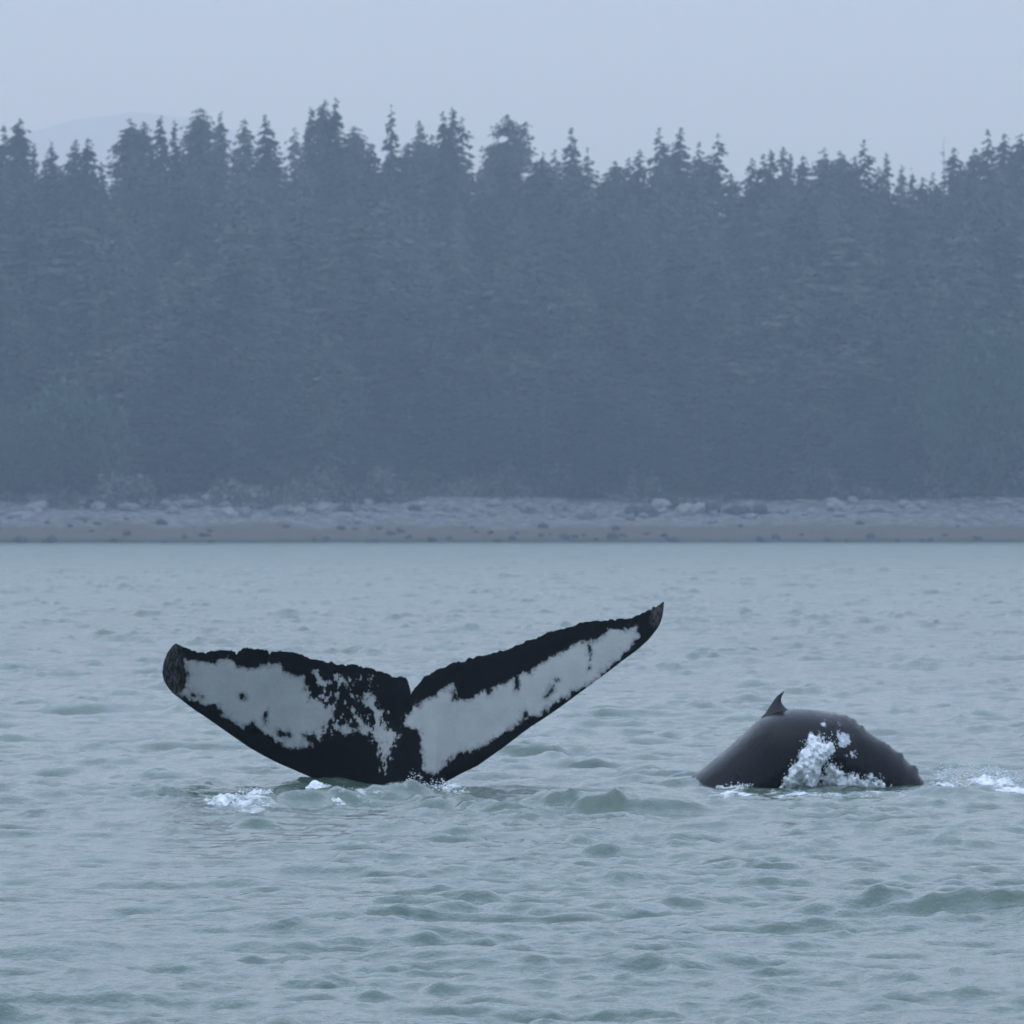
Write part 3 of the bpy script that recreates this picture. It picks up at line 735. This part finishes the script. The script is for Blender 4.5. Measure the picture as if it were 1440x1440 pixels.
def trunk_mesh(h, r0, seed, snag=False):
    rr = random.Random(seed)
    n, vs, fs = 8, [], []
    zs_ = [0, h * .1, h * .4, h * .75, h]
    for i, z in enumerate(zs_):
        r_ = r0 * (1.25 if i == 0 else (1 - z / h) ** 0.8 + 0.03)
        ox, oy = (rr.uniform(-.1, .1), rr.uniform(-.1, .1)) if 0 < i < 4 else (0, 0)
        for j in range(n): vs.append((ox + r_ * math.cos(6.2832 * j / n), oy + r_ * math.sin(6.2832 * j / n), z))
    q = [(i * n + j, i * n + (j + 1) % n, (i + 1) * n + (j + 1) % n, (i + 1) * n + j) for i in range(4) for j in range(n)]
    t = []
    if snag:
        for _ in range(16):
            z = rr.uniform(0.55, 0.96) * h; an = rr.uniform(0, 6.28); L_ = rr.uniform(0.3, 0.9)
            b = len(vs); vs += [(0, 0, z), (0, 0, z - 0.1), (math.cos(an) * L_, math.sin(an) * L_, z + 0.1)]; t.append((b, b + 1, b + 2))
    return np_mesh("trunk", np.array(vs), q, t or None)

def leafy_mesh(h, r, seed, n=4000):
    rr = random.Random(seed); vs, fs = [], []
    lobes = [(rr.uniform(-.45, .45) * r, rr.uniform(-.45, .45) * r, h * rr.uniform(.4, .8), r * rr.uniform(.4, .65)) for _ in range(8)]
    for _ in range(n):
        lx, ly, lz, lr = rr.choice(lobes)
        an, cz = rr.uniform(0, 6.283), rr.uniform(-1, 1); q = lr * rr.uniform(0.55, 1.08)
        sz_ = math.sqrt(1 - cz * cz)
        p = (lx + q * sz_ * math.cos(an), ly + q * sz_ * math.sin(an), max(0.2, lz + q * cz * 1.15))
        c = rr.uniform(0.18, 0.42); b = len(vs)
        for _3 in range(3): vs.append((p[0] + rr.uniform(-c, c), p[1] + rr.uniform(-c, c), p[2] + rr.uniform(-c, c)))
        fs.append((b, b + 1, b + 2))
    return np_mesh("crown", np.array(vs), None, np.array(fs), smooth=False)

def foliage(name, lo, hi):
    m = Mat(name)
    c = m.mix(m.math("POWER", m.rand(), 1.8), lo, hi)
    c = m.mix(m.step(m.noise(0.45, 4), 0.35, 0.7), c, tuple(0.62 * (x + y) / 2 for x, y in zip(lo, hi)))
    return m.set(c, 0.8, 0.2)
m_needle = foliage("spruce_needles", (0.008, 0.016, 0.012), (0.105, 0.120, 0.088))
m_leaf = foliage("alder_leaves", (0.036, 0.074, 0.046), (0.058, 0.096, 0.058))
mbk = Mat("bark"); m_bark = mbk.set(mbk.mix(mbk.noise(6, 5, 0.6, (3, 3, 0.4)), (0.03, 0.025, 0.022), (0.07, 0.06, 0.05)), 0.9, 0.2)

TH = 28.0
KINDS = {   # a, rmax, pw, dens, gap, leaders
    "spruce": dict(a=0.58, rmax=3.6, pw=0.72, dens=1.3, gap=0.08), "spire": dict(a=0.40, rmax=3.0, pw=0.78, dens=1.3, gap=0.10), "thin": dict(a=0.25, rmax=2.4, pw=0.85, dens=1.0, gap=0.15),
    "broad": dict(a=0.95, rmax=3.6, pw=0.55, dens=1.3, gap=0.08), "round": dict(a=1.5, rmax=3.3, pw=0.42, dens=1.5, gap=0.03), "ragged": dict(a=0.60, rmax=3.2, pw=0.70, dens=0.75, gap=0.38),
    "forked": dict(a=0.55, rmax=2.9, pw=0.62, dens=1.15, gap=0.15, leaders=((0, 0, 1.0), (1.15, 0.3, 0.965))), "candelabra": dict(a=1.9, rmax=3.4, pw=0.38, dens=1.2, gap=0.28, leaders=((0, 0, 1.0), (2.3, 0, 0.972), (-1.9, .4, 0.925)))}
crowns = {}
for kn, kw in KINDS.items():
    crowns[kn] = [conifer_mesh(TH, seed=100 * i + len(kn), **kw) for i in range(3 if kn in ("spruce", "spire", "ragged", "broad") else 1 if kn in ("candelabra",) else 2)]
    for m_ in crowns[kn]: m_.materials.append(m_needle)
trunks = [trunk_mesh(TH * 0.985, 0.38, i) for i in range(3)]
snag_m = trunk_mesh(TH, 0.26, 9, True)
for m_ in trunks + [snag_m]: m_.materials.append(m_bark)
leafies = [leafy_mesh(7.0, 3.6, i) for i in range(3)]
for m_ in leafies: m_.materials.append(m_leaf)
leaf_trunk = trunk_mesh(5.0, 0.14, 4); leaf_trunk.materials.append(m_bark)

rt = random.Random(3)
def tree(name, kind, x, q, height, label, cat, group=None, wide=1.0):
    y = float(shore_y(x)) + q
    z = float(land_z(q, x)) - 0.25
    e = bpy.data.objects.new(name, None); COL.objects.link(e)
    e.empty_display_size = 0.5
    e.location = (x, y, z)
    tag(e, label, cat, group)
    if kind == "leafy":
        s_ = height / 7.0; me, tm = rt.choice(leafies), leaf_trunk
    elif kind == "snag":
        s_ = height / TH; me, tm = None, snag_m
    else:
        s_ = height / TH; me, tm = rt.choice(crowns[kind]), rt.choice(trunks)
    e.scale = (wide * (s_ if kind == "leafy" else s_ ** 0.5), wide * (s_ if kind == "leafy" else s_ ** 0.5), s_)
    e.rotation_euler = (0, 0, 0.0 if kind in ("forked", "candelabra") else rt.uniform(0, 6.283))
    if me: link("crown", me, None, e)
    link("trunk", tm, None, e)
    return e

SKY = [ # px, py, kind, label
 (5, 177, "spire", "narrow spruce spire at the far left end of the treeline"), (27, 167, "broad", "tall blunt spruce second from the left end of the treeline"), (47, 202, "thin", "small spruce tip right of the blunt spruce near the left end"),
 (72, 200, "spruce", "short spruce below the faint hill, left of a close pair"), (106, 197, "spruce", "left tree of a close pair of spruces below the faint hill"), (124, 192, "spruce", "right tree of a close pair of spruces below the faint hill"), (143, 228, "thin", "low thin spruce tip in the deep treeline gap below the faint hill"),
 (184, 168, "round", "blunt round spruce just right of the deep treeline gap at left"), (203, 172, "broad", "flat topped spruce between the round spruce and a slim one, upper left"), (226, 163, "spire", "slim spruce right of the flat topped one, above the fluke's left tip"), (246, 170, "thin", "very thin spruce alone in a gap, above the fluke's left tip"),
 (281, 152, "round", "large dome topped spruce, the widest crown at upper left"), (311, 157, "spire", "slim spruce just right of the dome topped spruce"), (343, 165, "spruce", "spruce midway between the dome topped spruce and the next gap"), (373, 162, "spruce", "pointed spruce at the left brink of the gap left of centre"),
 (414, 180, "ragged", "loose spruce at the right brink of the gap left of centre"), (437, 150, "spire", "spruce spire on the left side of the tallest clump"), (456, 141, "broad", "full crowned spruce in the middle of the tallest clump"), (472, 138, "spire", "highest spruce tip on the right side of the tallest clump"),
 (500, 178, "round", "rounded spruce on the slope right of the tallest clump"), (550, 148, "thin", "tall thin lone spruce spire left of the picture's middle"), (590, 170, "spruce", "pointed spruce between the lone thin spire and a twin topped clump"), (521, 200, "spruce", "low spruce at the left foot of the lone thin spire"),
 (623, 157, "spire", "left spire of the twin topped clump above the fluke notch"), (636, 150, "spire", "right and taller spire of the twin topped clump above the fluke notch"), (650, 165, "ragged", "ragged spruce with gappy boughs right of the twin topped clump"), (607, 186, "spruce", "lower spruce at the left foot of the twin topped clump"),
 (715, 162, "candelabra", "broad many armed spruce standing alone at the middle of the treeline"), (763, 212, "ragged", "gappy low spruce just right of the many armed spruce"), (781, 210, "ragged", "sparse spruce left of the spire in the middle dip of the treeline"), (803, 180, "spire", "spire rising from the dip right of the many armed spruce"),
 (827, 208, "ragged", "ragged spruce on the right of the spire in the middle dip"), (866, 227, "round", "low rounded spruce at the bottom of the dip above the fluke's right lobe"), (885, 222, "spruce", "low spruce beside the rounded one above the fluke's right lobe"), (899, 210, "spruce", "pointed spruce left of a gappy one, above the fluke's right tip"),
 (928, 180, "ragged", "tall gappy spruce above the fluke's right tip"), (957, 180, "spruce", "full pointed spruce right of the gappy one above the fluke's right tip"), (983, 200, "spire", "lesser spire between two taller spruces, left of the arched whale"), (1010, 187, "ragged", "tall spruce with stepped boughs at the left of the even stretch"),
 (1057, 223, "spruce", "low spruce beginning the even stretch of treeline at right"), (1073, 217, "spire", "second small spire in the even stretch above the dorsal fin"), (1084, 210, "spire", "slim spire in the even stretch above the dorsal fin"), (1102, 207, "forked", "leaning twin tipped spruce above the dorsal fin"), (1130, 217, "spruce", "pale spruce right of the twin tipped one above the arched whale"),
 (1158, 208, "broad", "dark full spruce above the middle of the arched whale"), (1182, 213, "round", "pale rounded spruce beside the dark full one above the arched whale"), (1203, 217, "spruce", "spruce hard against the left of the tall knobbed spire at right"), (1216, 197, "ragged", "tall knobbed spire, highest of the even stretch at right"),
 (1235, 235, "spruce", "low spruce between the knobbed spire and a needle thin one"), (1247, 215, "thin", "needle thin spruce right of the knobbed spire"), (1268, 233, "spire", "small spire on the falling treeline left of the bare snag"), (1283, 237, "thin", "thin spruce tip on the falling treeline left of the bare snag"), (1297, 247, "spruce", "lowest spruce of the right hand dip"),
 (1313, 243, "ragged", "sparse low spruce just left of the bare snag"), (1327, 188, "snag", "bare grey dead pole rising above the treeline at right"), (1341, 205, "spruce", "pointed spruce just right of the bare dead pole"), (1370, 205, "spruce", "spruce on the rise between the bare pole and the right edge"),
 (1389, 182, "spire", "tall spire left of a fuller spruce near the right edge"), (1412, 185, "spruce", "full spruce near the right edge of the treeline"), (1436, 188, "broad", "broad spruce cut by the right edge of the picture")]
for i, (px, py, kn, lab) in enumerate(SKY):
    q = 175 + 60 * ((i * 0.618) % 1.0)
    x = 0.0
    for _ in range(4):
        dd = float(shore_y(x)) + q + CAM_D; x = (px - 720) * dd / F
    ztop = CAM_H + (HOR - py) * dd / F
    tree("dead_tree" if kn == "snag" else "spruce_tree", kn, x, q, ztop - float(land_z(q, x)) + 0.25, lab, "dead tree" if kn == "snag" else "tree", "trees along the forest skyline")

# the mass of trees below the skyline
ROWS = ("in the front row behind the beach", "in the second row above the beach", "low on the forested slope", "halfway up the forested slope", "high on the forested slope", "just under the skyline", "filling gaps between skyline trees")
def third(px):
    return "in the left third" if px < 480 else "above the fluke and its notch" if px < 960 else "above the arched whale"
env_px = [p[0] for p in sorted(SKY)]; 
def skyline(px):
    srt = sorted((p[0], p[1]) for p in SKY)
    l = [p for p in srt if p[0] <= px]; r_ = [p for p in srt if p[0] > px]
    return max(l[-1][1] if l else 215, r_[0][1] if r_ else 215)
cnt = 0
for row, (q, low_, high_, stepx) in enumerate(((37, 620, 470, 5.0), (48, 560, 400, 5.0), (68, 470, 340, 5.0), (98, 390, 295, 5.0), (140, 300, 262, 4.8), (190, 245, 215, 4.2), (232, 232, 200, 3.3))):
    lim = 58 * (1 + q / 800)
    x = -lim - 4 + row * 1.1
    while x < lim + 5:
        xx, qq = x + rt.uniform(-1.2, 1.2), q + rt.uniform(-0.08, 0.08) * q
        dd = float(shore_y(xx)) + qq + CAM_D
        px = 720 + xx * F / dd
        py = rt.uniform(high_, low_)
        sky_y = skyline(px)
        if py < sky_y + 14: py = sky_y + rt.uniform(20, 52)
        ztop = CAM_H + (HOR - py) * dd / F
        kn = rt.choice(("spruce", "broad", "broad", "ragged", "round", "round") if row < 4 else ("spruce", "broad", "round", "broad"))
        tree("spruce_tree", kn, xx, max(qq, 33.5), max(6, ztop - float(land_z(qq, xx)) + 0.25), f"hazy spruce {ROWS[row]}, {third(px)}", "tree", f"spruces {ROWS[row]}, {third(px)}", rt.uniform(1.15, 2.0) if row < 4 else rt.uniform(0.95, 1.4))
        cnt += 1
        x += stepx * rt.uniform(0.8, 1.2)

# the same forest going on beyond the picture's sides, too far along the shore to be counted
rf = np.random.RandomState(17)
thin = []
for kn in ("spruce", "spire", "broad", "ragged", "round"):
    me = crowns[kn][0]
    v = np.empty(len(me.vertices) * 3, np.float32); me.vertices.foreach_get("co", v)
    t = v.reshape(-1, 3, 3)
    t = t[rf.uniform(0, 1, len(t)) < 0.16]
    c_ = t.mean(1, keepdims=True); thin.append((c_ + (t - c_) * 2.3).reshape(-1, 3))
parts_ = []
for side in (-1, 1):
    for q, hm_, st_ in ((40, 17, 5.0), (60, 21, 5.0), (90, 23, 5.5), (130, 25, 5.5), (180, 28, 5.0), (225, 29, 4.5)):
        x = 58 * (1 + q / 800) + 9
        while x < 290:
            xx = side * (x + rf.uniform(-1.5, 1.5)); qq = q * rf.uniform(0.93, 1.08)
            v = thin[rf.randint(len(thin))]; h_ = hm_ * rf.uniform(0.75, 1.2) / TH; an = rf.uniform(0, 6.28); wd = rf.uniform(1.0, 1.6) * h_ ** 0.5
            o_ = np.stack([(v[:, 0] * math.cos(an) - v[:, 1] * math.sin(an)) * wd, (v[:, 0] * math.sin(an) + v[:, 1] * math.cos(an)) * wd, v[:, 2] * h_], -1)
            parts_.append(o_ + np.array([xx, float(shore_y(np.clip(xx, -95, 95))) + qq, float(land_z(qq, xx)) - 0.25]))
            x += st_ * rf.uniform(0.8, 1.2)
pv_ = np.vstack(parts_)
tag(link("forest", np_mesh("forest", pv_, None, np.arange(len(pv_)).reshape(-1, 3), smooth=False), m_needle), "hazy spruce forest going on along the shore", kind="stuff")

LEAFY = [(20, 600, 1.0, "pale green alder at the left edge of the forest, low down"), (85, 560, 1.1, "largest pale green alder at lower left of the forest"), (140, 585, 0.9, "pale green alder right of the largest one at lower left"), (60, 640, 0.8, "low alder at the forest edge below the largest one at left"),
         (530, 672, .9, "grey green alder at the beach edge left of centre"), (590, 680, .7, "low grey green alder at the beach edge near centre"), (1385, 490, 1.2, "olive green alder high in the forest near the right edge"), (1330, 520, 0.9, "olive alder left of the one near the right edge"), (1060, 690, 0.6, "small alder behind the boulders above the arched whale"), (190, 690, 0.55, "small pale alder at the beach edge on the left"), (1395, 690, 0.6, "small alder at the beach edge near the right end")]
for px, py, sc_, lab in LEAFY:
    q = 34.0 if py > 600 else 32.5
    x = 0.0
    for _ in range(4):
        dd = float(shore_y(x)) + q + CAM_D; x = (px - 720) * dd / F
    ztop = CAM_H + (HOR - py + 25) * dd / F
    tree("alder_tree", "leafy", x, q, max(3.0, ztop - float(land_z(q, x))), lab, "tree", "alders along the forest edge", min(1.0, 10.0 * sc_ / max(3.0, ztop - float(land_z(q, x)))))

# undergrowth at the forest edge (no one could count it)
rr = np.random.RandomState(8)
n = 9000
ux = rr.uniform(-66, 66, n); uq = 30.5 + 8 * np.clip(vnoise(ux / 7.0, ux * 0 + 22), -1, 0.4) + np.abs(rr.normal(0, 3.0, n)); hb = 0.6 + 3.0 * np.clip(0.5 + vnoise(ux / 3.0, ux * 0 + 5), 0, 1)
uz = land_z(uq, ux) + rr.uniform(0, 1, n) * hb
c = np.stack([ux, shore_y(ux) + uq, uz], -1)
vv = c[:, None, :] + rr.uniform(-0.45, 0.45, (n, 3, 3))
mu = Mat("undergrowth_leaves"); m_under = mu.set(mu.mix(mu.step(mu.noise(0.3, 4), 0.35, 0.65), (0.035, 0.045, 0.032), (0.15, 0.145, 0.15)), 0.85, 0.2)
tag(link("undergrowth", np_mesh("undergrowth", vv.reshape(-1, 3), None, np.arange(n * 3).reshape(-1, 3), smooth=False), m_under), "tangled shrubs at the foot of the forest above the beach", kind="stuff")

# ------------------------------------------------------------------ boulders and driftwood on the beach
mr = Mat("boulder_stone")
m_rock = mr.set(mr.mix(mr.rand(), mr.mix(mr.noise(2.5, 6), (0.07, 0.07, 0.08), (0.17, 0.165, 0.17)), mr.mix(mr.noise(2.5, 6), (0.13, 0.13, 0.14), (0.30, 0.29, 0.30))), 0.85, 0.3, mr.bump(mr.noise(6, 5), 0.6, 0.1))
md = Mat("dark_boulder_stone")
m_rock_dark = md.set(md.mix(md.noise(2.5, 6), (0.018, 0.018, 0.022), (0.055, 0.054, 0.058)), 0.8, 0.3, md.bump(md.noise(6, 5), 0.6, 0.1))
rocks = []
for i in range(6):
    v, f = ICO2
    v = v * np.array([1.0, 0.8, 0.62]) * (1 + 0.34 * vnoise(v[:, 0] * 1.5 + 9 * i, v[:, 1] * 1.5, v[:, 2] * 1.5) + 0.12 * vnoise(v[:, 0] * 4 + i, v[:, 1] * 4, v[:, 2] * 4))[:, None]
    me = np_mesh("boulder", v, None, f, smooth=False); me.materials.append(m_rock); rocks.append(me)
def rock(x, q, s_, label, group=None):
    o = link("boulder", rt.choice(rocks)); o.location = (x, float(shore_y(x)) + q, float(land_z(q, x)) + 0.2 * s_)
    o.scale = (s_ * rt.uniform(.8, 1.3), s_, s_ * rt.uniform(.8, 1.4)); o.rotation_euler = (rt.uniform(-.2, .2), rt.uniform(-.2, .2), rt.uniform(0, 6.28))
    if "dark" in label:
        o.material_slots[0].link = 'OBJECT'; o.material_slots[0].material = m_rock_dark
    tag(o, label, "boulder", group or "boulders strewn on the upper beach")
for px, q, s_, lab in ((893, 21, 1.0, "dark boulder on the beach above the fluke's right tip"), (914, 20, 1.25, "large dark boulder right of another above the fluke's right tip"), (1000, 22, 1.2, "leftmost of the three dark boulders clustered at the beach right of centre"), (1032, 22, 1.15, "middle of the three dark boulders clustered right of centre"), (1063, 22, 1.2, "rightmost of the three dark boulders clustered right of centre"),
                       (182, 23, 1.0, "upright grey boulder on the upper beach at left"), (345, 21, 0.9, "pale boulder on the beach above the fluke's left lobe"), (485, 22, 0.9, "dark boulder on the beach above the fluke, left of centre"), (583, 22, 0.8, "dark boulder on the beach straight above the fluke notch")):
    x = 0.0
    for _ in range(4): x = (px - 720) * (float(shore_y(x)) + q + CAM_D) / F
    rock(x, q, s_, lab)
for i in range(150):
    q = rt.triangular(12, 31, 24); x = rt.uniform(-62, 64)
    rock(x, q, rt.choice((0.3, 0.4, 0.5, 0.6, 0.8, 1.1)), *[f"grey boulder among many on the upper beach, {third(720 + x * 12.6)}"] * 2)
for i in range(90):
    q = rt.uniform(0.2, 13) if i % 2 else rt.uniform(-0.3, 2.0); x = rt.uniform(-62, 64)
    rock(x, q, rt.choice((0.25, 0.3, 0.4, 0.55)), *[f"dark weedy rock low on the beach, {third(720 + x * 12.6)}"] * 2)
mlg = Mat("driftwood"); m_log = mlg.set(mlg.mix(mlg.noise(5, 5, 0.6, (0.3, 3, 3)), (0.20, 0.19, 0.19), (0.36, 0.34, 0.33)), 0.85, 0.2)
logs = []
for i in range(4):
    n_, m__ = 10, 12
    v = [(L_, 0.20 * (1 - 0.5 * (L_ + 3) / 6) * math.cos(6.2832 * j / n_) + 0.12 * math.sin(L_ * 0.8 + i), 0.20 * (1 - 0.5 * (L_ + 3) / 6) * math.sin(6.2832 * j / n_) + 0.05 * math.cos(L_ + i)) for L_ in np.linspace(-3, 3, m__) for j in range(n_)]
    q = [(a * n_ + j, a * n_ + (j + 1) % n_, (a + 1) * n_ + (j + 1) % n_, (a + 1) * n_ + j) for a in range(m__ - 1) for j in range(n_)]
    v += [(-3.05, 0, 0), (3.05, 0, 0)]
    t = [(len(v) - 2, (j + 1) % n_, j) for j in range(n_)] + [(len(v) - 1, (m__ - 1) * n_ + j, (m__ - 1) * n_ + (j + 1) % n_) for j in range(n_)]
    me = np_mesh("driftwood_log", np.array(v), q, t); me.materials.append(m_log); logs.append(me)
for i in range(26):
    q_ = rt.uniform(18, 31); x = rt.uniform(-60, 62)
    if i % 3 == 0: x = rt.uniform(40, 60)
    o = link("driftwood_log", rt.choice(logs)); o.location = (x, float(shore_y(x)) + q_, float(land_z(q_, x)) + 0.25)
    s_ = rt.uniform(0.3, 0.75); o.scale = (s_, s_ * 1.3, s_ * 1.3); o.rotation_euler = (0, rt.uniform(-.12, .12), rt.uniform(-1.3, 1.3))
    tag(o, "pale weathered driftwood log stranded along the top of the beach", "driftwood", "driftwood logs along the top of the beach")

# ------------------------------------------------------------------ haze: one even box of moist air
x0, x1, y0, y1, z0, z1 = -4200.0, 4200.0, -4200.0, 12500.0, -6.0, 610.0
hv = [(x, y, z) for x in (x0, x1) for y in (y0, y1) for z in (z0, z1)]
hq = [(0, 1, 3, 2), (4, 6, 7, 5), (0, 4, 5, 1), (2, 3, 7, 6), (0, 2, 6, 4), (1, 5, 7, 3)]
hm = bpy.data.materials.new("haze_air"); hm.use_nodes = True
hm.node_tree.nodes.clear()
pv = hm.node_tree.nodes.new("ShaderNodeVolumePrincipled")
pv.inputs["Color"].default_value = (*HAZE_COLOR, 1)
pv.inputs["Absorption Color"].default_value = (1, 1, 1, 1)
pv.inputs["Density"].default_value = HAZE_DENSITY
ho = hm.node_tree.nodes.new("ShaderNodeOutputMaterial")
hm.node_tree.links.new(pv.outputs["Volume"], ho.inputs["Volume"])
tag(link("haze", np_mesh("haze", np.array(hv), hq, smooth=False), hm), "pale blue moist air thickening with distance", kind="stuff")
